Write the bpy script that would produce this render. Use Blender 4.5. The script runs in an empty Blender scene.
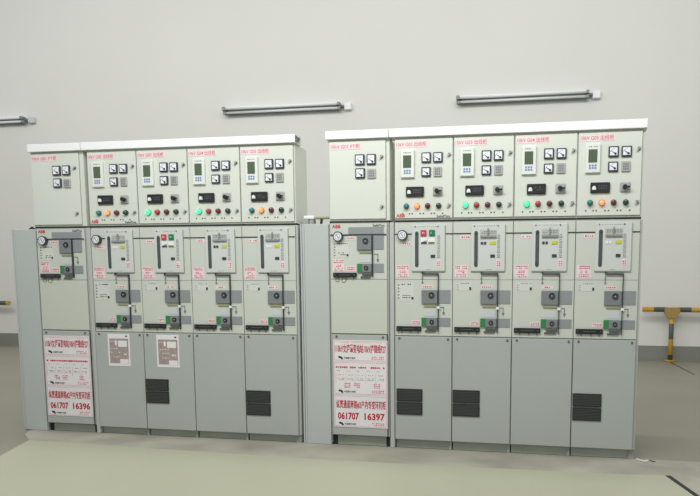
import bpy, bmesh, math, random
from mathutils import Vector, Matrix

SC = bpy.context.scene
C = SC.collection
random.seed(7)

# ------------------------------------------------------------------ materials
def lin(c):
    return tuple(((v/255)/12.92 if v/255 <= .04045 else ((v/255+.055)/1.055)**2.4) for v in c)

MATS = {}
def mat(name, rgb, rough=.5, metal=0.0, noise=0.0, nscale=6.0, emit=None, estr=0.0, coat=0.0, bump=0.0):
    if name in MATS: return MATS[name]
    m = bpy.data.materials.new(name); m.use_nodes = True
    nt = m.node_tree; b = nt.nodes['Principled BSDF']
    col = lin(rgb)
    b.inputs['Roughness'].default_value = rough
    b.inputs['Metallic'].default_value = metal
    b.inputs['Coat Weight'].default_value = coat
    b.inputs['Base Color'].default_value = (*col, 1)
    if noise > 0 or bump > 0:
        tc = nt.nodes.new('ShaderNodeTexCoord'); n = nt.nodes.new('ShaderNodeTexNoise')
        n.inputs['Scale'].default_value = nscale; n.inputs['Detail'].default_value = 5
        nt.links.new(tc.outputs['Object'], n.inputs['Vector'])
        if noise > 0:
            r = nt.nodes.new('ShaderNodeMapRange')
            r.inputs['From Min'].default_value = .3; r.inputs['From Max'].default_value = .7
            r.inputs['To Min'].default_value = 1-noise; r.inputs['To Max'].default_value = 1+noise
            nt.links.new(n.outputs['Fac'], r.inputs['Value'])
            v = nt.nodes.new('ShaderNodeVectorMath'); v.operation = 'SCALE'
            v.inputs[0].default_value = col
            nt.links.new(r.outputs['Result'], v.inputs['Scale'])
            nt.links.new(v.outputs['Vector'], b.inputs['Base Color'])
        if bump > 0:
            bp = nt.nodes.new('ShaderNodeBump'); bp.inputs['Strength'].default_value = bump
            bp.inputs['Distance'].default_value = .005
            nt.links.new(n.outputs['Fac'], bp.inputs['Height']); nt.links.new(bp.outputs['Normal'], b.inputs['Normal'])
    if emit:
        b.inputs['Emission Color'].default_value = (*lin(emit), 1)
        b.inputs['Emission Strength'].default_value = estr
    MATS[name] = m
    return m

M_UP = mat('relay_cabinet_paint', (210, 216, 206), .42, noise=.015, nscale=3)
M_UPF = mat('relay_frame_paint', (209, 214, 203), .42)
M_FAS = mat('fascia_paint', (198, 204, 194), .45, noise=.015, nscale=3)
M_DOOR = mat('door_paint', (173, 179, 175), .42, noise=.02, nscale=2.5)
M_FILL = mat('filler_paint', (184, 191, 188), .45, noise=.015, nscale=2)
M_FRAME = mat('frame_paint', (182, 187, 183), .45)
M_PLINTH = mat('plinth_paint', (160, 167, 156), .6, noise=.08, nscale=9)
M_CORN = mat('cornice_white', (238, 240, 240), .35)
M_SEAM = mat('seam_dark', (150, 156, 149), .8)
M_GAP = mat('gap_black', (38, 42, 40), .8)
M_BLACK = mat('black_plastic', (30, 33, 35), .4)
M_GREYB = mat('mimic_grey', (140, 146, 148), .5)
M_GREYD = mat('drive_grey', (122, 128, 130), .5)
M_LIGHTP = mat('breaker_plate', (202, 208, 203), .4)
M_METAL = mat('brushed_metal', (172, 174, 172), .35, metal=.15, noise=.05, nscale=30)
M_GREYL = mat('faint_lettering', (82, 86, 90), .6)
M_RELAY = mat('relay_case', (222, 226, 221), .4)
M_SCREW = mat('screw_steel', (110, 112, 108), .35, metal=.6)
M_WHITE = mat('white_plastic', (232, 234, 236), .4)
M_PAPER = mat('white_paper', (228, 226, 227), .7, noise=.01, nscale=8)
M_PINK = mat('pink_label', (228, 212, 213), .6)
M_RED = mat('red_ink', (188, 18, 52), .6)
M_REDL = mat('light_red_ink', (204, 78, 102), .6)
M_LOGO = mat('logo_red', (205, 40, 48), .5)
M_INK = mat('dark_ink', (50, 54, 58), .6)
M_INKG = mat('grey_ink', (120, 124, 122), .6)
M_NAVY = mat('navy_ink', (28, 40, 72), .6)
M_BROWN = mat('brown_print', (162, 148, 144), .7, noise=.12, nscale=60)
M_LCD = mat('lcd_green', (78, 96, 72), .25, coat=.4)
M_BLUE = mat('blue_key', (110, 140, 190), .5)
M_MFACE = mat('meter_face', (232, 236, 244), .35)
M_MFRAME = mat('meter_frame', (52, 60, 68), .35)
M_YEL = mat('yellow_marker', (200, 196, 50), .5)
M_GRNL = mat('green_marker', (40, 130, 70), .5)
M_GRNB = mat('green_button', (20, 120, 80), .4)
M_REDB = mat('red_button', (200, 60, 75), .4)
M_TEAL = mat('teal_lens', (25, 130, 128), .2, coat=.5)
M_RLENS = mat('red_lens', (190, 62, 58), .2, coat=.5)
M_DRLENS = mat('dark_red_lens', (110, 35, 40), .2, coat=.5)
M_DGLENS = mat('dark_green_lens', (18, 66, 48), .2, coat=.5)
M_GLOW_G = mat('lit_green_lens', (90, 240, 170), .3, emit=(30, 255, 120), estr=2.2)
M_GLOW_O = mat('lit_orange_lens', (255, 150, 90), .3, emit=(255, 100, 50), estr=2.2)
M_VENT = mat('vent_black', (38, 42, 42), .55, noise=.1, nscale=40)
M_GLASS = mat('lamp_tube', (225, 228, 228), .2)
M_LAMPH = mat('lamp_housing', (200, 205, 204), .4)
M_LAMPE = mat('lampholder_grey', (132, 138, 138), .4)
M_COPPER = mat('dial_ring', (70, 76, 78), .35, metal=.3)
M_OLIVE = mat('olive_strip', (150, 152, 118), .5)

# ------------------------------------------------------------------ mesh helper
FZ = -.0085                       # floor level
class RowState: SH, ZB, ZR = 0.0, .0025, 0.0
class MB:
    base = Vector((0, 0, 0))
    def __init__(s): s.bm = bmesh.new()
    def box(s, x0, x1, y0, y1, z0, z1, bev=0.0, seg=1):
        r = bmesh.ops.create_cube(s.bm, size=1)
        vs = r['verts']
        for v in vs:
            v.co = Vector(((x0+x1)/2+v.co.x*(x1-x0), (y0+y1)/2+v.co.y*(y1-y0), (z0+z1)/2+v.co.z*(z1-z0)))
        if bev > 0:
            es = list({e for v in vs for e in v.link_edges})
            bmesh.ops.bevel(s.bm, geom=es, offset=bev, segments=seg, affect='EDGES', profile=.5)
        return s
    def disc(s, x, z, r, y0, y1, seg=20, r2=None):
        """cylinder along Y; r2 = front radius (at y0)"""
        m = Matrix.Translation((x, (y0+y1)/2, z)) @ Matrix.Rotation(math.pi/2, 4, 'X')
        bmesh.ops.create_cone(s.bm, cap_ends=True, segments=seg, radius1=r, radius2=r if r2 is None else r2, depth=abs(y1-y0), matrix=m)
        return s
    def ring(s, x, z, ro, ri, y0, y1, seg=24):
        a = []
        for (r, y) in ((ro, y1), (ro, y0), (ri, y0), (ri, y1)):
            a.append([s.bm.verts.new((x+r*math.cos(2*math.pi*i/seg), y, z+r*math.sin(2*math.pi*i/seg))) for i in range(seg)])
        for k in range(3):
            for i in range(seg):
                j = (i+1) % seg
                s.bm.faces.new((a[k][i], a[k][j], a[k+1][j], a[k+1][i]))
        return s
    def dome(s, x, y, z, r, sq=.6, seg=14):
        m = Matrix.Translation((x, y, z)) @ Matrix.Diagonal((1, sq, 1, 1)) @ Matrix.Rotation(math.pi/2, 4, 'X')
        bmesh.ops.create_uvsphere(s.bm, u_segments=seg, v_segments=8, radius=r, matrix=m)
        return s
    def rod(s, a, b, r, seg=12):
        a, b = Vector(a), Vector(b); d = b-a
        m = Matrix.Translation((a+b)/2) @ d.to_track_quat('Z', 'Y').to_matrix().to_4x4()
        bmesh.ops.create_cone(s.bm, cap_ends=True, segments=seg, radius1=r, radius2=r, depth=d.length, matrix=m)
        return s
    def prism(s, pts, y0, y1):
        """polygon in XZ extruded along Y"""
        f = [s.bm.verts.new((p[0], y0, p[1])) for p in pts]; b = [s.bm.verts.new((p[0], y1, p[1])) for p in pts]
        s.bm.faces.new(f); s.bm.faces.new(b[::-1]); n = len(pts)
        for i in range(n): s.bm.faces.new((f[i], b[i], b[(i+1) % n], f[(i+1) % n]))
        return s
    def slab(s, pts, z0, z1):
        f = [s.bm.verts.new((p[0], p[1], z1)) for p in pts]; b = [s.bm.verts.new((p[0], p[1], z0)) for p in pts]
        s.bm.faces.new(f); s.bm.faces.new(b[::-1]); n = len(pts)
        for i in range(n): s.bm.faces.new((f[i], b[i], b[(i+1) % n], f[(i+1) % n]))
        return s
    def strokes(s, x0, x1, z0, z1, y, rows=1, cols=8, fill=.75, rnd=None):
        """illegible printed marks: short dashes"""
        rnd = rnd or random
        rh = (z1-z0)/rows; cw = (x1-x0)/cols
        for r in range(rows):
            for c in range(cols):
                if rnd.random() > .88: continue
                cx = x0+cw*(c+.5); cz = z0+rh*(r+.5)
                w = cw*fill*(.6+.4*rnd.random()); h = rh*.62*(.6+.4*rnd.random())
                s.box(cx-w/2, cx+w/2, y-.0006, y, cz-h/2, cz+h/2)
        return s
    def build(s, name, m, parent=None, label=None, smooth=False):
        bmesh.ops.recalc_face_normals(s.bm, faces=s.bm.faces[:])
        me = bpy.data.meshes.new(name)
        if parent is not None:
            off = Vector((0, 0, parent_base(parent)))
            for v in s.bm.verts: v.co -= off
        if smooth:
            for f in s.bm.faces: f.smooth = len(f.verts) == 4
        s.bm.to_mesh(me); s.bm.free()
        me.materials.append(m)
        o = bpy.data.objects.new(name, me); C.objects.link(o)
        if parent is not None: o.parent = parent
        if label: o['label'] = label
        return o

BASES = {}
def parent_base(p):
    while p.parent: p = p.parent
    return BASES.get(p.name, 0.0)

def thing(name, label, cat, loc, group=None, rotz=0, shift=None):
    """loc = where the thing stands; its parts are drawn with x local, z from the floor"""
    o = bpy.data.objects.new(name, None); C.objects.link(o)
    o.location = (loc[0], loc[1], loc[2]+(RowState.SH if shift is None else shift)); o.rotation_euler = (0, 0, rotz)
    o['label'] = label; o['category'] = cat
    if group: o['group'] = group
    BASES[o.name] = loc[2]
    return o

def structure(o, ):
    o['kind'] = 'structure'; return o

# ------------------------------------------------------------------ lettering
TXT = {}
def text_polys(t, bold=0.0):
    key = (t, bold)
    if key in TXT: return TXT[key]
    cu = bpy.data.curves.new('t', 'FONT'); cu.body = t; cu.size = 1; cu.resolution_u = 2; cu.offset = bold
    ob = bpy.data.objects.new('t', cu); C.objects.link(ob)
    dg = bpy.context.evaluated_depsgraph_get(); dg.update()
    me = bpy.data.meshes.new_from_object(ob.evaluated_get(dg))
    vs = [(v.co.x, v.co.y) for v in me.vertices]; fs = [tuple(p.vertices) for p in me.polygons]
    bpy.data.objects.remove(ob); bpy.data.curves.remove(cu); bpy.data.meshes.remove(me)
    TXT[key] = (vs, fs); return TXT[key]

def lettering(t, x0, x1, z0, z1, y, m, parent, bold=0.0, name='lettering'):
    vs, fs = text_polys(t, bold)
    if not vs: return
    ax, bx = min(v[0] for v in vs), max(v[0] for v in vs); az, bz = min(v[1] for v in vs), max(v[1] for v in vs)
    mb = MB()
    nv = [mb.bm.verts.new((x0+(v[0]-ax)/(bx-ax)*(x1-x0), y, z0+(v[1]-az)/(bz-az)*(z1-z0))) for v in vs]
    for f in fs:
        try: mb.bm.faces.new([nv[i] for i in f])
        except ValueError: pass
    return mb.build(name, m, parent)

# ------------------------------------------------------------------ the setting
WY = 6.5
wallm = mat('wall_plaster', (219, 220, 215), .9, noise=.012, nscale=.8, bump=.05)
structure(MB().box(-15, 14, WY, WY+.2, FZ-.1, 8).build('wall_back', wallm))
structure(MB().box(-15, 14, WY-.02, WY, FZ, .226).build('baseboard_back', mat('baseboard_grey', (128, 131, 122), .6, noise=.05, nscale=4)))
structure(MB().box(-15, 14, -7, WY, -.12, FZ).build('floor', mat('floor_grey', (132, 129, 114), .5, noise=.05, nscale=1.5)))
structure(MB().slab([(-.11, -.02), (-.04, -.13), (.15, -.285), (.34, -.67), (.34, -6.5), (13.9, -6.5), (13.9, .03), (3.9, .012), (-.11, .012)], FZ, FZ+.002)
          .build('floor_2', mat('floor_concrete', (160, 157, 143), .8, noise=.2, nscale=3, bump=.2)))
structure(MB().slab([(.150, -.285), (1.2, -.335), (2.17, -.375), (3.0, -.362), (3.64, -.354), (3.971, -.325), (4.058, -.662), (4.35, -1.9), (4.75, -6.5), (.34, -6.5), (.34, -.67)], FZ+.002, FZ+.006)
          .build('floor_3', mat('floor_green', (168, 170, 147), .45, noise=.02, nscale=1.2)))
structure(MB().slab([(3.973, -.325), (3.998, -.325), (4.078, -.64), (4.062, -.665)], FZ+.002, FZ+.007).build('gap_shadow_1', M_GAP))  # black sliver painting in the gap and its shadow beside the green floor
structure(MB().slab([(4.93, 6.40), (4.97, 6.40), (5.01, 4.6), (4.99, 4.6)], FZ, FZ+.003).build('trim_2', mat('joint_dark', (84, 84, 74), .8)))

# ------------------------------------------------------------------ cabinets
ZG0, ZG1 = 1.3405, 1.3515           # dark gap between the lower and the upper cabinets
ZT = 1.82                         # underside of the cornice

def meter(t, x0, x1, z0, z1):
    o = MB().box(x0, x1, -.014, .002, z0, z1, .002).build('meter', M_MFRAME, t)
    b = .0075
    MB().box(x0+b, x1-b, -.016, -.013, z0+b, z1-b).build('dial', M_MFACE, o)
    xr, zb = x1-.018, z0+.016
    n = MB()
    L = .028
    n.prism([(xr-.002, zb-.002), (xr+.003, zb+.002), (xr-L*.75, zb+L*.55), (xr-L*.8, zb+L*.5)], -.0172, -.0162)
    n.disc(xr, zb, .0065, -.0175, -.016, 10)
    for k in range(5):
        a = math.radians(100+k*18)
        n.box(xr+.030*math.cos(a)-.001, xr+.030*math.cos(a)+.001, -.0168, -.016, zb+.026*math.sin(a)-.0025, zb+.026*math.sin(a)+.0025)
    n.build('needle', M_INK, o)

def switch_meter(t, x0, x1, z0, z1):
    o = MB().box(x0, x1, -.012, .002, z0, z1, .002).build('humidity_controller', M_METAL, t)
    m = MB()
    for i in range(3):
        for j in range(3):
            m.box(x0+.008+i*(x1-x0-.016)/3+.002, x0+.008+(i+1)*(x1-x0-.016)/3-.002, -.0135, -.0115,
                  z0+.008+j*(z1-z0-.016)/3+.002, z0+.008+(j+1)*(z1-z0-.016)/3-.002)
    m.build('key', M_GREYD, o)

def door_lock(t, x, z):
    o = MB().disc(x, z, .008, -.012, .002, 14).build('lock', M_SCREW, t)
    MB().prism([(x-.014, z-.010), (x-.008, z-.013), (x+.011, z+.004), (x+.006, z+.009)], -.016, -.010).build('lock_tongue', M_METAL, o)

def relay_cabinet(x, w, door0, door1, title, tx, label, group, big):
    """upper instrument cabinet; big = list of four lens materials, or None for the plain one"""
    t = thing('relay_cabinet', label, 'relay cabinet', (x, 0, ZG0), group)
    MB().box(0.0005, w-.0005, .004, .172, ZG1, ZT-.0005, .002).build('body', M_UPF, t)
    MB().box(0.0005, w-.0005, .007, .16, ZG0+.0005, ZG1).build('base_seal', M_GAP, t)
    MB().box(door0-.0025, door1+.0025, .001, .006, 1.359, 1.8105).build('door_gasket', M_SEAM, t)
    MB().box(door0, door1, -.004, .004, 1.3615, 1.808, .0015).build('door', M_UP, t)
    Y = -.004
    if big is None:
        P = dict(m=[(.169, .227, 1.671, 1.731), (.241, .296, 1.671, 1.731), (.171, .229, 1.595, 1.652)], g=(.243, .295, 1.593, 1.648))
    else:
        P = dict(m=[(.165, .220, 1.673, 1.730), (.234, .289, 1.673, 1.729), (.165, .219, 1.595, 1.648)], g=(.236, .284, 1.594, 1.649))
    for q in P['m']: meter(t, *q)
    switch_meter(t, *P['g'])
    for z in (1.716, 1.432): door_lock(t, .331 if big is None else .327, z)
    pl = MB().box(tx, tx+.190, Y-.0012, Y, 1.762, 1.798).build('title_label', M_PINK, t)
    lettering(title, tx+.006, tx+.184, 1.767, 1.793, Y-.0016, M_REDL, pl, .004)
    if big is None: return t
    # protection relay
    r = MB().box(.043, .122, -.018, Y, 1.591, 1.746, .002).box(.040, .125, -.008, Y, 1.588, 1.594).build('protection_relay', M_RELAY, t)
    MB().box(.058, .106, -.0195, -.0175, 1.645, 1.715).build('screen', M_LCD, r)
    k = MB()
    for i in range(3):
        for j in range(2): k.box(.062+i*.015, .072+i*.015, -.020, -.0175, 1.611+j*.014, 1.620+j*.014)
    k.build('keypad', M_BLUE, r)
    MB().strokes(.058, .106, 1.725, 1.735, -.0185, 1, 5).build('lettering', M_INKG, r)
    # trip unit
    u = MB().box(.073, .179, -.016, Y, 1.483, 1.539, .003).build('trip_unit', M_BLACK, t)
    MB().disc(.093, 1.509, .010, -.022, -.0155, 20).box(.082, .104, -.019, -.0155, 1.498, 1.508).build('knob', M_WHITE, u)
    MB().strokes(.115, .165, 1.500, 1.525, -.0165, 2, 4).build('lettering', M_GREYL, u)
    # selector switch
    s = MB().box(.232, .288, -.012, Y, 1.485, 1.538, .004).build('selector_switch', M_METAL, t)
    MB().disc(.258, 1.511, .0125, -.030, -.012, 20).box(.256, .286, -.032, -.020, 1.506, 1.515, .002).build('knob', M_BLACK, s)
    # push buttons and lamps
    for (bx, mm) in zip((.074, .137, .201, .266), big):
        lit = mm in (M_GLOW_G, M_GLOW_O)
        b = MB().disc(bx, 1.430, .0165, -.010, Y, 20).build('indicator_lamp' if lit else 'push_button', M_SCREW, t)
        MB().disc(bx, 1.430, .014, -.022, -.009, 20, r2=.012).dome(bx, -.022, 1.430, .0118, .45).build('lens', mm, b,
            {'lit_green_lens': 'lit green lens', 'lit_orange_lens': 'lit orange lens', 'teal_lens': 'teal lens', 'red_lens': 'red lens', 'dark_red_lens': 'dark red lens', 'dark_green_lens': 'dark green lens'}[mm.name], True)
    for bx in (.051, .092, .108, .156, .175, .222, .240, .289): MB().box(bx-.004, bx+.004, Y-.001, Y, 1.384, 1.391).build('button_label', M_INK, t)
    if 'G02' in title:
        lettering('ABB', .012, .064, 1.367, 1.387, Y-.0012, M_LOGO, t, .03, 'logo')
        lettering('SafePlus', .253, .332, 1.3645, 1.379, Y-.0012, M_INK, t, .01, 'product_lettering')
    return t

def pressure_gauge(t, x, z, Y):
    g = MB().disc(x, z, .030, -.022, Y, 28).build('pressure_gauge', M_COPPER, t, smooth=False)
    MB().disc(x, z, .0235, -.0235, -.0215, 24).build('dial', M_MFACE, g)
    MB().prism([(x-.010, z+.010), (x-.007, z+.013), (x+.009, z-.007), (x+.005, z-.010)], -.0245, -.0236).ring(x, z, .017, .0145, -.0242, -.0234).build('needle', M_INKG, g)

def drive(t, x, z, Y, r=.017):
    k = MB().ring(x, z, r, r*.70, -.018, Y+.001).disc(x, z, r*.45, -.014, Y).build('drive_socket', M_BLACK, t)
    MB().disc(x, z, r*.24, -.020, -.0135, 10).build('shaft', M_METAL, k)

def small_label(t, x0, x1, z0, z1, Y, cols=4, rows=1, m=M_PINK, ink=M_RED, name='label'):
    l = MB().box(x0, x1, Y-.0012, Y, z0, z1).build(name, m, t)
    dx, dz = (x1-x0)*.08, (z1-z0)*.15
    MB().strokes(x0+dx, x1-dx, z0+dz, z1-dz, Y-.0012, rows, cols, .7).build('lettering', ink, l)
    return l

def info_plate(t, x0, x1, z0, z1, Y, big=True):
    l = MB().box(x0, x1, Y-.001, Y, z0, z1).build('data_plate', mat('data_plate', (207, 211, 203), .5), t)
    w = x1-x0; h = z1-z0
    m = MB().strokes(x0+w*.25, x1-w*.05, z1-h*.16, z1-h*.03, Y-.001, 1, 6, .8)
    if big: m.strokes(x0+w*.3, x1-w*.2, z0+h*.12, z0+h*.36, Y-.001, 2, 5, .7)
    m.box(x1-w*.16, x1-w*.03, Y-.0018, Y-.001, z0+h*.08, z0+h*(.22 if big else .45))
    for k in range(5 if big else 3):
        zz = z0+h*(.1+.18*k if big else .12+.28*k); m.box(x0+w*.04, x0+w*.09, Y-.0016, Y-.001, zz, zz+h*.09)
        m.box(x0+w*.12, x0+w*.17, Y-.0016, Y-.001, zz+h*.03, zz+h*.05)
    m.build('lettering', M_INK, l)

def danger_sign(t, x0, x1, z0, z1, Y):
    l = MB().box(x0, x1, Y-.0012, Y, z0, z1).build('warning_label', M_PINK, t)
    h = z1-z0; w = x1-x0
    m = MB().strokes(x0+w*.05, x1-w*.05, z1-h*.34, z1-h*.03, Y-.0012, 2, 7, .9)
    m.strokes(x0+w*.25, x1-w*.25, z0+h*.34, z0+h*.58, Y-.0012, 2, 3, .9)
    m.strokes(x0+w*.12, x1-w*.12, z0+h*.03, z0+h*.30, Y-.0012, 2, 5, .8)
    m.build('lettering', M_REDL, l)

def vent(t, x0, x1, z0, z1, Y):
    zm = (z0+z1)/2
    for a, b in ((z0, zm-.002), (zm+.002, z1)):
        v = MB().box(x0, x1, Y-.006, Y, a, b, .0015).build('vent', M_VENT, t)
        m = MB(); n = 7
        for i in range(n):
            zz = a+.008+(b-a-.016)*(i+.5)/n
            m.prism([(x0+.006, zz-.003), (x1-.006, zz-.003), (x1-.006, zz+.002), (x0+.006, zz+.002)], Y-.0085, Y-.0055)
        m.build('louver', mat('louver_grey', (64, 69, 68), .5), v)

def screw(t, x, z, Y):
    MB().disc(x, z, .0065, Y-.004, Y, 10).build('screw', M_SCREW, t)

def earth_symbol(m, x0, x1, z, Y):
    m.box(x0, x1+.002, Y-.0016, Y, z-.0022, z+.0022).box(x1-.0022, x1+.0022, Y-.0016, Y, z-.030, z)
    m.box(x1-.008, x1+.008, Y-.0016, Y, z-.034, z-.028).box(x1-.005, x1+.005, Y-.0016, Y, z-.040, z-.034).box(x1-.0025, x1+.0025, Y-.0016, Y, z-.046, z-.04)

def drive_blocks(t, x0, xk, x1, za, zb, zc, zd, xm, Y):
    """two grey operating blocks: upper za..zb (top), lower zc..zd"""
    xs = xm-.006
    MB().box(x0, x1, Y-.003, Y, zb, za).build('mimic_panel', M_GREYB, t)
    MB().box(x0, xs, Y-.010, Y-.003, zb-.004, za-.002, .002).strokes(x0+.004, x0+.03, za-.03, za-.006, Y-.0101, 2, 2).build('disconnector_drive', M_GREYD, t)
    drive(t, xk, (za+zb)/2+.008, Y-.010)
    MB().box(x0+.012, xs-.002, Y-.006, Y, zb-.022, zb-.010, .001).build('drive_plate', M_OLIVE, t)
    MB().box(x0, x1, Y-.003, Y, zd, zc).build('mimic_panel', M_GREYB, t)
    MB().box(x0, x0+.028, Y-.010, Y-.003, zd, zc, .001).build('position_marker', M_GRNL, t, 'green position marker')
    MB().box(x0+.028, xs, Y-.010, Y-.003, zd, zc, .002).build('earthing_drive', M_GREYD, t)
    drive(t, xk+.003, (zc+zd)/2, Y-.010, .013)
    MB().box(x0+.030, xs, Y-.012, Y, zd-.018, zd-.006, .002).box(x0+.020, xs-.01, Y-.008, Y, zd-.034, zd-.024, .001).build('latch', M_SCREW, t)
    MB().box(x0+.02, x0+.085, Y-.0015, Y, zc+.008, zc+.036).build('instruction_label', mat('pale_blue_label', (196, 202, 206), .5), t)

def lock_bar(t, x0, x1, z0, z1, Y):
    b = MB().box(x0, x1, Y-.012, Y, z0, z1, .002).build('terminal_bar', M_BLACK, t)
    MB().disc(x0+.012, (z0+z1)/2, .004, Y-.014, Y-.011, 10).disc(x1-.012, (z0+z1)/2, .004, Y-.014, Y-.011, 10).box(x0+.04, x1-.04, Y-.013, Y-.0118, (z0+z1)/2-.002, (z0+z1)/2+.002).build('screw', M_SCREW, b)
    m = MB()
    for a in (.2, .55, .85):
        xx = x0+(x1-x0)*a; m.rod((xx, Y-.004, z0), (xx+.004, Y-.004, z0-.012), .0022, 6)
    m.build('terminal_pin', M_SCREW, t)

def breaker_cabinet(x, k, label, group, red_green, ind, vent_z, rnd):
    """one functional unit; k = 0..3 within the four"""
    W = .35
    t = thing('switchgear_cabinet', label, 'switchgear cabinet', (x, 0, RowState.ZR), group)
    x1 = W-.0005 if k < 3 else W+.012
    MB().box(.0005, x1, .006, .70, .048, ZG0, .0015).build('body', M_FRAME, t)
    MB().box(.003, x1-.003, .020, .68, RowState.ZB, .048).build('plinth', M_PLINTH, t)
    MB().box(x1-.035 if k == 3 else W-.018, x1-.004, .012, .0195, RowState.ZB, .046).build('foot', M_SEAM if k == 3 else M_PLINTH, t)
    MB().box(.001, W-.001, .001, .0055, .676, 1.336).build('panel_gasket', M_SEAM, t)
    MB().box(.0022, W-.0022, -.003, .004, .6785, 1.0060, .001).box(.0022, W-.0022, -.003, .004, 1.0078, 1.334, .001).build('front_panel', M_FAS, t)
    MB().box(.001, W-.001, .001, .0055, .046, .675).build('door_gasket', M_SEAM, t)
    MB().box(.003, W-.003, -.010, .003, .050, .672, .002).build('door', M_DOOR, t)
    screw(t, .031, .661, -.010); screw(t, .326, .659, -.010)
    Y = -.003
    # mimic lines
    zl = 1.2705
    MB().box(0.0 if k else .004, .1075, Y-.0016, Y, zl-.0035, zl+.0035).build('mimic_line', M_INK, t)
    MB().box(.307, .3475, Y-.0016, Y, zl-.0035, zl+.0035).build('mimic_line', M_INK, t)
    MB().prism([(.167, 1.053), (.172, 1.053), (.172, 1.044), (.268, 1.044), (.268, .700), (.2640, .700), (.2640, 1.038), (.167, 1.038)], Y-.0118, Y).build('mimic_line', M_INK, t)
    m = MB(); earth_symbol(m, .274, .298, .846, Y); m.build('earth_symbol', M_INKG, t)
    MB().box(.258, .276, Y-.0124, Y-.0118, .838, .852).build('mimic_gap', M_WHITE, t)
    if k == 0:
        pressure_gauge(t, .052, 1.263, Y)
        small_label(t, .042, .104, 1.205, 1.226, Y)
        info_plate(t, .016, .119, .882, .990, Y)
        MB().box(-.0, .006, Y-.001, Y, .74, .95).build('seal_strip', M_SEAM, t)
    else:
        small_label(t, .045, .104, 1.240, 1.260, Y)
        info_plate(t, .024, .113, .944, .990, Y, False)
    danger_sign(t, .010, .090, 1.020, 1.091, Y)
    # circuit breaker panel
    b = MB().box(.108, .304, -.011, Y, 1.057, 1.321, .0015).build('breaker_panel', M_LIGHTP, t)
    Yb = -.011
    MB().box(.108, .304, -.0095, Y+.0005, 1.0535, 1.0575).box(.303, .306, -.009, Y, 1.056, 1.319).build('panel_rim', M_SEAM, b)
    sl = MB().box(.127, .148, Yb-.002, Yb, 1.090, 1.274).disc(.1375, 1.274, .0105, Yb-.002, Yb, 16).disc(.1375, 1.090, .0105, Yb-.002, Yb, 16).build('handle_slot', mat('slot_grey', (72, 80, 82), .5), b)
    MB().disc(.128, 1.312, .004, Yb-.003, Yb, 10).disc(.264, 1.312, .004, Yb-.003, Yb, 10).build('screw', M_SCREW, b)
    MB().strokes(.14, .26, 1.309, 1.314, Yb, 1, 9).strokes(.19, .23, 1.063, 1.069, Yb, 1, 4).build('lettering', M_INKG, b)
    if red_green:
        MB().box(.161, .195, Yb-.008, Yb, 1.258, 1.292, .002).build('trip_button', M_REDB, b, 'red trip button')
        MB().box(.212, .246, Yb-.008, Yb, 1.258, 1.292, .002).build('close_button', M_GRNB, b, 'green close button')
        MB().strokes(.17, .186, 1.268, 1.282, Yb-.008, 1, 2).strokes(.221, .237, 1.268, 1.282, Yb-.008, 1, 2).build('button_lettering', M_PINK, b)
        for (a, c) in ((.161, .200), (.205, .246)):
            MB().box(a, c, Yb-.002, Yb, 1.212, 1.250).build('window', M_WHITE, b)
            MB().box(a+.002, c-.002, Yb-.003, Yb-.001, 1.213, 1.224).build('indicator', M_INK if a < .2 else mat('olive_flag', (120, 118, 50), .5), b)
        MB().rod((.165, Yb-.004, 1.221), (.200, Yb-.004, 1.233), .0015, 6).build('wire_seal', M_METAL, b)
    else:
        p = MB().box(.162, .254, Yb-.004, Yb, 1.252, 1.290, .001).build('lever_plate', mat('lever_plate', (178, 182, 176), .45), b)
        MB().box(.162, .254, Yb-.010, Yb-.003, 1.246, 1.257, .001).box(.204, .210, Yb-.012, Yb-.003, 1.256, 1.298, .001).build('lever', M_GREYB, b)
        MB().strokes(.166, .250, 1.265, 1.285, Yb-.004, 2, 6).build('plate_lettering', M_INKG, b)
        mi = {'w': M_WHITE, 'k': M_INK, 'n': M_NAVY}[ind]
        MB().box(.165, .178, Yb-.003, Yb, 1.207, 1.221).box(.183, .196, Yb-.003, Yb, 1.207, 1.221).build('position_indicator', mi, b)
        MB().box(.218, .250, Yb-.003, Yb, 1.206, 1.224).build('spring_indicator', M_YEL, b, 'yellow spring indicator')
    MB().box(.221, .247, Yb-.003, Yb, 1.133, 1.150).build('counter', M_INK, b)
    m = MB()
    for i in range(5): 
        zz = 1.140+i*.027
        m.ring(.268, zz+.006, .0075, .005, Yb-.0012, Yb, 10).box(.258, .278, Yb-.001, Yb, zz-.008, zz-.005)
    m.build('symbol', M_INKG, b)
    small_label(b, .255, .282, 1.076, 1.122, Yb, 2, 3)
    # lower drives
    small_label(t, .166, .232, .956, .975, Y, 5)
    m = MB(); m.ring(.170, 1.012, .007, .005, Y-.001, Y, 10).ring(.170, .990, .007, .005, Y-.001, Y, 10).box(.168, .172, Y-.001, Y, .982, 1.030); m.build('transformer_symbol', M_INKG, t)
    drive_blocks(t, .166, .226, .338, .947, .870, .785, .735, .267, Y)
    small_label(t, .104, .161, .743, .768, Y, 5, 2)
    lock_bar(t, .013, .164, .704, .733, Y)
    if vent_z is not None: vent(t, .006 if k else .013, .168 if k else .172, vent_z, vent_z+.157, -.010)
    return t

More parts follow.
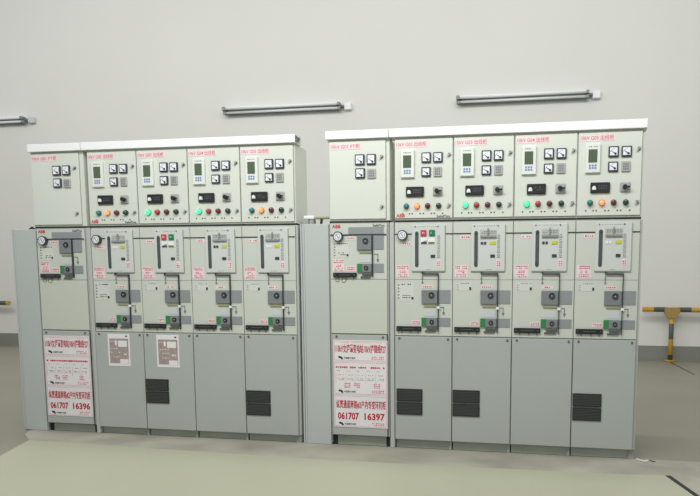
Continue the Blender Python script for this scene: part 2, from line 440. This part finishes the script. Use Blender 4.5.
def pt_cabinet(x, label, group):
    t = thing('switchgear_cabinet', label, 'switchgear cabinet', (x, 0, RowState.ZR), group)
    MB().box(0, .368, .006, .70, .056, ZG0, .0015).build('body', M_FRAME, t)
    MB().box(.03, .342, .022, .68, RowState.ZB, .056).build('plinth', M_PLINTH, t)
    MB().box(.004, .028, .02, .06, RowState.ZB, .056).build('foot', M_GAP, t)
    MB().box(.343, .364, .02, .06, RowState.ZB, .056).build('foot', M_GAP, t)
    # the upright beside it
    MB().box(.3765, .402, -.004, .30, RowState.ZB, ZG0, .002).build('side_post', M_FRAME, t)
    MB().box(.3685, .376, .012, .29, RowState.ZB, ZG0-.002).build('post_gap', M_SEAM, t)
    MB().box(.4025, .4045, .004, .29, .05, ZG0-.002).build('post_edge', M_GAP, t)
    MB().box(.006, .361, .001, .0055, 1.0045, 1.336).box(.006, .361, .001, .0055, .680, 1.0065).build('panel_gasket', M_SEAM, t)
    MB().box(.008, .359, -.003, .004, 1.0095, 1.334, .001).build('front_panel', M_FAS, t)
    MB().box(.008, .359, -.003, .004, .684, 1.0065, .001).build('blank_panel', mat('blank_panel_paint', (197, 203, 191), .45), t)
    MB().box(.010, .360, .001, .0055, .056, .680).build('door_gasket', M_GAP, t)
    MB().box(.013, .357, -.010, .003, .060, .677, .002).build('door', M_DOOR, t)
    screw(t, .042, .664, -.010); screw(t, .334, .664, -.010)
    Y = -.003
    lettering('ABB', .019, .073, 1.310, 1.330, Y-.0012, M_LOGO, t, .03, 'logo')
    lettering('SafePlus', .272, .345, 1.316, 1.331, Y-.0012, M_INK, t, .01, 'product_lettering')
    MB().box(.122, .340, Y-.003, Y, 1.274, 1.314).build('mimic_panel', M_GREYB, t)
    MB().box(.010, .356, Y-.005, Y, 1.267, 1.273).box(.269, .274, Y-.0118, Y, 1.023, 1.270).build('mimic_line', M_INK, t)
    pressure_gauge(t, .061, 1.259, Y)
    small_label(t, .109, .166, 1.240, 1.260, Y)
    info_plate(t, .026, .124, 1.137, 1.228, Y)
    danger_sign(t, .022, .094, 1.055, 1.126, Y)
    small_label(t, .107, .168, 1.055, 1.088, Y, 5, 2)
    m = MB(); earth_symbol(m, .279, .303, 1.155, Y); m.build('earth_symbol', M_INKG, t)
    drive_blocks(t, .177, .231, .339, 1.265, 1.184, 1.100, 1.049, .272, Y)
    lock_bar(t, .026, .172, 1.020, 1.047, Y)
    MB().ring(.05, 1.005, .012, .0105, Y-.003, Y, 14).ring(.09, 1.003, .014, .0125, Y-.003, Y, 14).build('cable_loop', M_SCREW, t)
    return t

TEAL_SET = [M_TEAL, M_GLOW_O, M_DRLENS, M_DGLENS]
GREEN_SET = [M_GLOW_G, M_RLENS, M_DRLENS, M_DGLENS]

def switchgear_row(X, side):
    left = side == 'left'
    RowState.SH, RowState.ZB, RowState.ZR = (FZ, .0025, 0.0) if left else (0.0, FZ+.0025, FZ)
    g1 = 'upper relay cabinets in the %s switchgear row' % side
    g2 = 'lower switchgear cabinets in the %s switchgear row' % side
    XM = X+.405
    relay_cabinet(X-(.010 if left else 0), .376+(.010 if left else 0), .008, .355 if left else .353, '10kV G01 PT柜', .014, 'plain upper cabinet titled G01 with three meters and no lamps, %s row' % side, g1, None)
    MB_side = None
    names = ['出线柜']*4
    desc = {0: 'upper relay cabinet titled G02 with red logo and orange lamp, %s row' % side,
            1: 'upper relay cabinet titled G03 with green lamp beside the G02 one, %s row' % side,
            2: 'upper relay cabinet titled G04 with green lamp beside the G05 one, %s row' % side,
            3: 'upper relay cabinet titled G05 with orange lamp at right end of %s row' % side}
    for k in range(4):
        w = .35 if k < 3 else .353
        relay_cabinet(XM+.35*k, w, .004, .3455 if k < 3 else .344, '10kV G0%d %s' % (k+2, names[k]), .008, desc[k], g1,
                      TEAL_SET if k in (0, 3) else GREEN_SET)
    # cornices
    for (a, b, q) in ((X-.008, X+.3765, 'short white cornice over the plain G01 cabinet of the %s row'), (X+.380, XM+1.416, 'long white cornice over the four lamp cabinets of the %s row')):
        t = thing('cornice', q % side, 'cornice', (a, 0, ZT), 'white cornices on the %s switchgear row' % side)
        MB().box(0, b-a, -.020, -.016, ZT, 1.8665, .001).box(0, b-a, -.016, .065, 1.8625, 1.8665).box(0, b-a, -.016, .065, ZT, ZT+.003).build('channel', M_CORN, t)
        MB().box(.002, b-a-.004, .0655, .069, ZT, 1.8660).build('back_strip', M_UPF, t)
        MB().box(b-a-.003, b-a-.001, -.0155, .02, ZT+.0035, 1.8620).build('end_plate', M_GREYD, t)
    pt_cabinet(X, 'lower cabinet with red-printed notices on its door and plain middle panel, %s row' % side, g2)
    if left:
        D = ['lower cabinet left row with gauge and paper notice, no door vent',
             'lower cabinet left row with paper notice above black vent, red and green buttons',
             'lower cabinet left row with plain door, no paper and no vent',
             'lower cabinet at right end of left row with black vent set low']
        RG = [False, True, False, False]; IND = ['w', 'k', 'k', 'w']; V = [None, .220, None, .168]
    else:
        D = ['lower cabinet right row with gauge, red and green buttons and black vent',
             'lower cabinet right row with black vent and navy indicator, beside the gauge cabinet',
             'lower cabinet right row with plain door and no black vent',
             'lower cabinet at right end of right row with black vent']
        RG = [True, False, False, False]; IND = ['k', 'n', 'k', 'w']; V = [.202, .205, None, .208]
    for k in range(4):
        breaker_cabinet(XM+.35*k, k, D[k], g2, RG[k], IND[k], V[k], random)

    # three notices pasted one below the other on the PT door
    num = '2' if left else '3'; ref = '16396' if left else '16397'
    YD = -.0102
    def notice(z0, z1, label):
        t = thing('notice_sign', label, 'sign', (X, 0, z0), 'red-printed notices on the %s row door' % side)
        MB().box(.021, .362, YD-.003, YD, z0, z1-.001, .0005).build('board', M_PAPER, t)
        Yp = YD-.003
        m = MB()
        a, b, c, d = .027, .356, z0+.006, z1-.007
        for q in ((a, b, c, c+.0012), (a, b, d-.0012, d), (a, a+.0012, c, d), (b-.0012, b, c, d)): m.box(q[0], q[1], Yp-.0005, Yp, q[2], q[3])
        m.build('border', M_REDL, t)
        lz = z0+.012
        MB().prism([(.050, lz+.016), (.058, lz+.020), (.074, lz+.016), (.080, lz+.008), (.083, lz), (.072, lz), (.066, lz+.006), (.056, lz+.008)], Yp-.001, Yp).build('emblem', M_NAVY, t)
        lettering('中国南方电网', .088, .160, lz+.002, lz+.015, Yp-.001, M_INK, t, .01, 'small_lettering')
        MB().strokes(.262, .342, lz, lz+.022, Yp, 2, 7).build('fine_print', M_REDL, t)
        return t, Yp
    t, Yp = notice(.515, .645, 'white notice with line name in red, top of three on %s row door' % side)
    lettering('110kV女庐潭变电站10kV庐锦线F27', .032, .352, .566, .620, Yp-.001, M_RED, t, .016)
    MB().strokes(.06, .33, .628, .632, Yp, 1, 18).build('heading', M_REDL, t)
    t, Yp = notice(.310, .515, 'white notice with small red table, middle of three on %s row door' % side)
    MB().strokes(.035, .345, .468, .489, Yp, 1, 24, .92).build('heading', M_RED, t)
    m = MB(); m2 = MB(); m3 = MB()
    for c in range(5):
        cx = .040+c*.063
        m.strokes(cx, cx+.022, .453, .459, Yp, 1, 2); m2.strokes(cx+.010, cx+.045, .428, .436, Yp, 1, 4)
        m.strokes(cx+.006, cx+.05, .398, .416, Yp, 2, 5, .6); m2.box(cx-.004, cx-.003, Yp-.0005, Yp, .38, .445)
    for a in (.088, .148, .275): m3.strokes(a, a+.040, .352, .385, Yp, 3, 4, .9)
    m.build('table_lettering', M_INKG, t); m2.build('table_rows', M_REDL, t); m3.build('stamp', M_REDL, t)
    t, Yp = notice(.110, .310, 'white notice with red number %s, lowest of three on %s row door' % (ref, side))
    lettering('纵贯通道南路#%s户内专变环网柜' % num, .036, .350, .226, .278, Yp-.001, M_RED, t, .016)
    lettering('061707', .045, .180, .158, .202, Yp-.001, M_RED, t, .03, 'number')
    lettering(ref, .215, .344, .158, .202, Yp-.001, M_RED, t, .03, 'number')

    # plain filler cabinet at the left end
    t = thing('filler_cabinet', 'plain blank grey end panel cabinet left of the %s row' % side, 'cabinet', (X-.187, 0, RowState.ZR), 'plain grey filler cabinets')
    MB().box(.028, .182, -.002, .60, RowState.ZB, 1.336, .002).build('body', M_FILL, t)
    MB().box(0, .010, .002, .60, RowState.ZB, 1.336, .001).box(.014, .0265, .000, .60, RowState.ZB, 1.336, .001).build('side_rail', M_FILL, t)
    MB().box(.0095, .0145, .01, .59, .004, 1.332).box(.0262, .0282, .01, .59, .004, 1.332).box(.1822, .1866, .01, .59, .004, 1.33).build('seam', M_SEAM, t)

switchgear_row(0.010, 'left')
switchgear_row(2.030, 'right')
RowState.SH = 0.0

# brown-printed papers on two doors of the left row
for (ox, lab) in ((.497-.42, 'white paper with brown print on the ventless door, further left of two'), (.847-.42, 'white paper with brown print above a black vent')):
    x0 = .415+ox+.004; z0 = .455
    t = thing('notice_paper', lab, 'paper notice', (x0+.012, 0, z0), 'brown-printed papers on the left row doors', shift=FZ)
    MB().box(0, .158, -.0118, -.0102, z0, z0+.208).build('sheet', M_PAPER, t)
    MB().box(.012, .148, -.0124, -.0118, z0+.018, z0+.178).build('printed_area', M_BROWN, t)
    MB().box(.075, .138, -.013, -.0124, z0+.125, z0+.165).build('blank_field', M_PAPER, t)
    MB().box(.085, .145, -.013, -.0124, z0+.014, z0+.045).build('blank_field', M_PAPER, t)
    m = MB().box(.052, .066, -.013, -.0124, z0+.135, z0+.165)
    for r in (.055, .085, .110): m.strokes(.018, .09, z0+r, z0+r+.008, -.0124, 1, 4)
    m.strokes(.105, .135, z0+.065, z0+.09, -.0124, 1, 3)
    m.strokes(.018, .055, z0+.155, z0+.163, -.0124, 1, 3)
    m.build('white_lettering', M_PAPER, t)
    MB().box(.128, .142, -.013, -.0118, z0+.190, z0+.198).build('small_mark', M_INK, t)

# things on top of the filler cabinets
t = thing('cable_conduit', 'pale conduit on dark brackets bridging the gap between the two rows', 'conduit', (1.850, .05, 1.3365), shift=FZ+.0085)
MB().box(0, .066, -.010, .030, 1.372, 1.392, .003).build('coupling', M_WHITE, t, 'white coupling')
MB().rod((.060, .01, 1.380), (.176, .01, 1.380), .0085, 14).build('tube', M_OLIVE, t)
for a in (.098, .166): MB().prism([(a, 1.3365), (a+.010, 1.3365), (a+.016, 1.376), (a+.006, 1.376)], .002, .018).build('bracket', M_GAP, t)
MB().box(-.004, .030, -.008, .04, 1.3365, 1.3715, .002).box(.033, .060, -.006, .04, 1.3365, 1.3715, .004).build('clamp', M_SEAM, t)
t = thing('cable_plug', 'small black rubber plug on top of the left end panel', 'plug', (-.045, .03, 1.3365), shift=FZ)
MB().rod((0, 0, 1.3365), (0, 0, 1.341), .020, 16).rod((0, 0, 1.341), (0, 0, 1.349), .015, 16).rod((0, 0, 1.349), (0, 0, 1.355), .008, 12).build('cap', M_GAP, t)
t = thing('cable_stub', 'short loose white cable end on floor at right cabinet corner', 'cable', (3.91, -.02, .0025), shift=FZ)
MB().rod((-.05, .02, .006), (-.01, -.035, .006), .004, 8).rod((-.01, -.035, .006), (.005, -.03, .014), .004, 8).build('sheath', M_WHITE, t)
MB().rod((.02, .0, .006), (.045, -.03, .007), .003, 8).build('tip', M_SCREW, t)

# ------------------------------------------------------------------ twin-tube wall lamps
def wall_lamp(xr, zc, label, L=2.12):
    t = thing('wall_lamp', label, 'lamp', (xr-L/2, WY, zc-.06), 'unlit tube lamps on the back wall')
    h = L/2
    MB().box(-h, h, -.045, -.0005, zc-.030, zc+.030, .006).build('housing', M_LAMPH, t)
    MB().prism([(-h+.02, zc+.030), (h-.02, zc+.030), (h-.02, zc+.058), (-h+.02, zc+.058)], -.10, -.02).build('reflector', M_WHITE, t)
    for z, y in ((zc+.022, -.115), (zc-.034, -.085)):
        MB().rod((-h+.04, y, z), (h-.04, y, z), .019, 16).build('tube', M_GLASS, t, smooth=True)
        for sx in (-1, 1):
            MB().box(sx*(h-.045), sx*h, y-.024, -.04, z-.024, z+.026, .004).build('lampholder', M_LAMPE, t)
    MB().box(-h+.05, h-.05, -.055, -.02, zc-.066, zc-.058).build('lower_rim', M_LAMPE, t)
    MB().rod((h-.02, -.05, zc), (h+.05, -.04, zc-.005), .026, 10).build('cable_gland', mat('gland_blue', (96, 112, 126), .4), t)
    MB().box(h+.05, h+.17, -.06, -.0005, zc-.055, zc+.050, .006).build('junction_box', M_WHITE if xr > -3 else M_LAMPH, t)
wall_lamp(-.38, 4.066, 'unlit tube lamp on the wall above the gap between the rows', 2.08)
wall_lamp(3.62, 4.066, 'unlit tube lamp on the wall above the right row', 2.06)
wall_lamp(-6.37, 4.085, 'unlit tube lamp cut off by the left edge of view')

# ------------------------------------------------------------------ striped guard rails
def stripes(axis, period, phase):
    m = bpy.data.materials.new('hazard_stripes'); m.use_nodes = True
    nt = m.node_tree; b = nt.nodes['Principled BSDF']; b.inputs['Roughness'].default_value = .45
    tc = nt.nodes.new('ShaderNodeTexCoord'); sp = nt.nodes.new('ShaderNodeSeparateXYZ')
    nt.links.new(tc.outputs['Object'], sp.inputs[0])
    dv = nt.nodes.new('ShaderNodeMath'); dv.operation = 'MULTIPLY_ADD'; dv.inputs[1].default_value = 1/period; dv.inputs[2].default_value = phase
    nt.links.new(sp.outputs[axis], dv.inputs[0])
    fr = nt.nodes.new('ShaderNodeMath'); fr.operation = 'FRACT'; nt.links.new(dv.outputs[0], fr.inputs[0])
    gt = nt.nodes.new('ShaderNodeMath'); gt.operation = 'GREATER_THAN'; gt.inputs[1].default_value = .5; nt.links.new(fr.outputs[0], gt.inputs[0])
    mx = nt.nodes.new('ShaderNodeMix'); mx.data_type = 'RGBA'
    mx.inputs['A'].default_value = (*lin((196, 152, 58)), 1); mx.inputs['B'].default_value = (*lin((72, 84, 76)), 1)
    nt.links.new(gt.outputs[0], mx.inputs['Factor']); nt.links.new(mx.outputs['Result'], b.inputs['Base Color'])
    return m
HZX = stripes('X', .37, 20.05); HZZ = stripes('Z', .48, 9.79)
YEL = mat('post_yellow', (200, 156, 70), .45)
def guard_rail(x0, x1, posts, label):
    y = 6.36
    t = thing('guard_rail', label, 'guard rail', (x0, y, 0), 'yellow and black guard rails by the back wall')
    MB().rod((0, 0, .795), (x1-x0, 0, .795), .038, 18).build('rail', HZX, t, smooth=True)
    for px in posts:
        p = px-x0
        MB().rod((p, 0, 0), (p, 0, .76), .036, 18).build('post', HZZ, t, smooth=True)
        MB().prism([(p-.115, .825), (p+.115, .825), (p+.115, .745), (p+.05, .66), (p-.05, .66), (p-.115, .745)], -.045, .045).build('gusset', mat('gusset_yellow', (158, 134, 74), .5), t)
        MB().rod((p, 0, 0), (p, 0, .02), .08, 18).build('base_plate', YEL, t)
guard_rail(4.52, 8.5, (4.96, 6.9, 8.3), 'yellow and black striped guard rail right of the cabinets')
guard_rail(-10.6, -6.88, (-8.6, -10.4), 'yellow and black striped guard rail left of the cabinets')

# ------------------------------------------------------------------ light
w = bpy.data.worlds.new('world'); SC.world = w; w.use_nodes = True
bg = w.node_tree.nodes['Background']; bg.inputs['Color'].default_value = (*lin((250, 251, 250)), 1); bg.inputs['Strength'].default_value = .50
def area(name, loc, size, size_y, power, target=None, col=(1, .985, .95)):
    l = bpy.data.lights.new(name, 'AREA'); l.shape = 'RECTANGLE'; l.size = size; l.size_y = size_y; l.energy = power; l.color = col
    o = bpy.data.objects.new(name, l); C.objects.link(o); o.location = loc
    if target: o.rotation_euler = (Vector(target)-Vector(loc)).to_track_quat('-Z', 'Y').to_euler()
    return o
area('ceiling_lamp_front', (2.2, -1.9, 3.3), 4.2, .5, 96, (2.0, .0, 1.6), (1, .995, .98))
area('wall_fill_back', (-.5, 1.0, 6.6), 16, 1.5, 400, (-.5, 6.3, 1.6), (1, .99, .97))  # added fill light, aimed low to brighten the back wall; no real fixture

# ------------------------------------------------------------------ camera
q = [3.4935, -3.5602, .8749, -.16872, -.10196, .008685, 617.28, 469.25, 365.84]
def axes(y, p, r):
    cy, sy = math.cos(y), math.sin(y)
    right = Vector((cy, -sy, 0)); fwd = Vector((sy, cy, 0)); up = Vector((0, 0, 1))
    f2 = fwd*math.cos(p)+up*math.sin(p); u2 = up*math.cos(p)-fwd*math.sin(p)
    return right*math.cos(r)+u2*math.sin(r), u2*math.cos(r)-right*math.sin(r), f2
r, u, f = axes(*q[3:6])
cam = bpy.data.cameras.new('camera'); co = bpy.data.objects.new('camera', cam); C.objects.link(co)
M = Matrix((r, u, -f)).transposed().to_4x4(); M.translation = Vector(q[:3])
co.matrix_world = M
cam.sensor_width = 36; cam.sensor_fit = 'HORIZONTAL'; cam.lens = q[6]/700*36
cam.shift_x = (350-q[7])/700; cam.shift_y = (q[8]-248)/700
cam.clip_end = 200
SC.camera = co
SC.view_settings.view_transform = 'Standard'; SC.view_settings.look = 'None'; SC.view_settings.gamma = 1
SC.view_settings.use_curve_mapping = False
SC.view_settings.exposure = 0.0
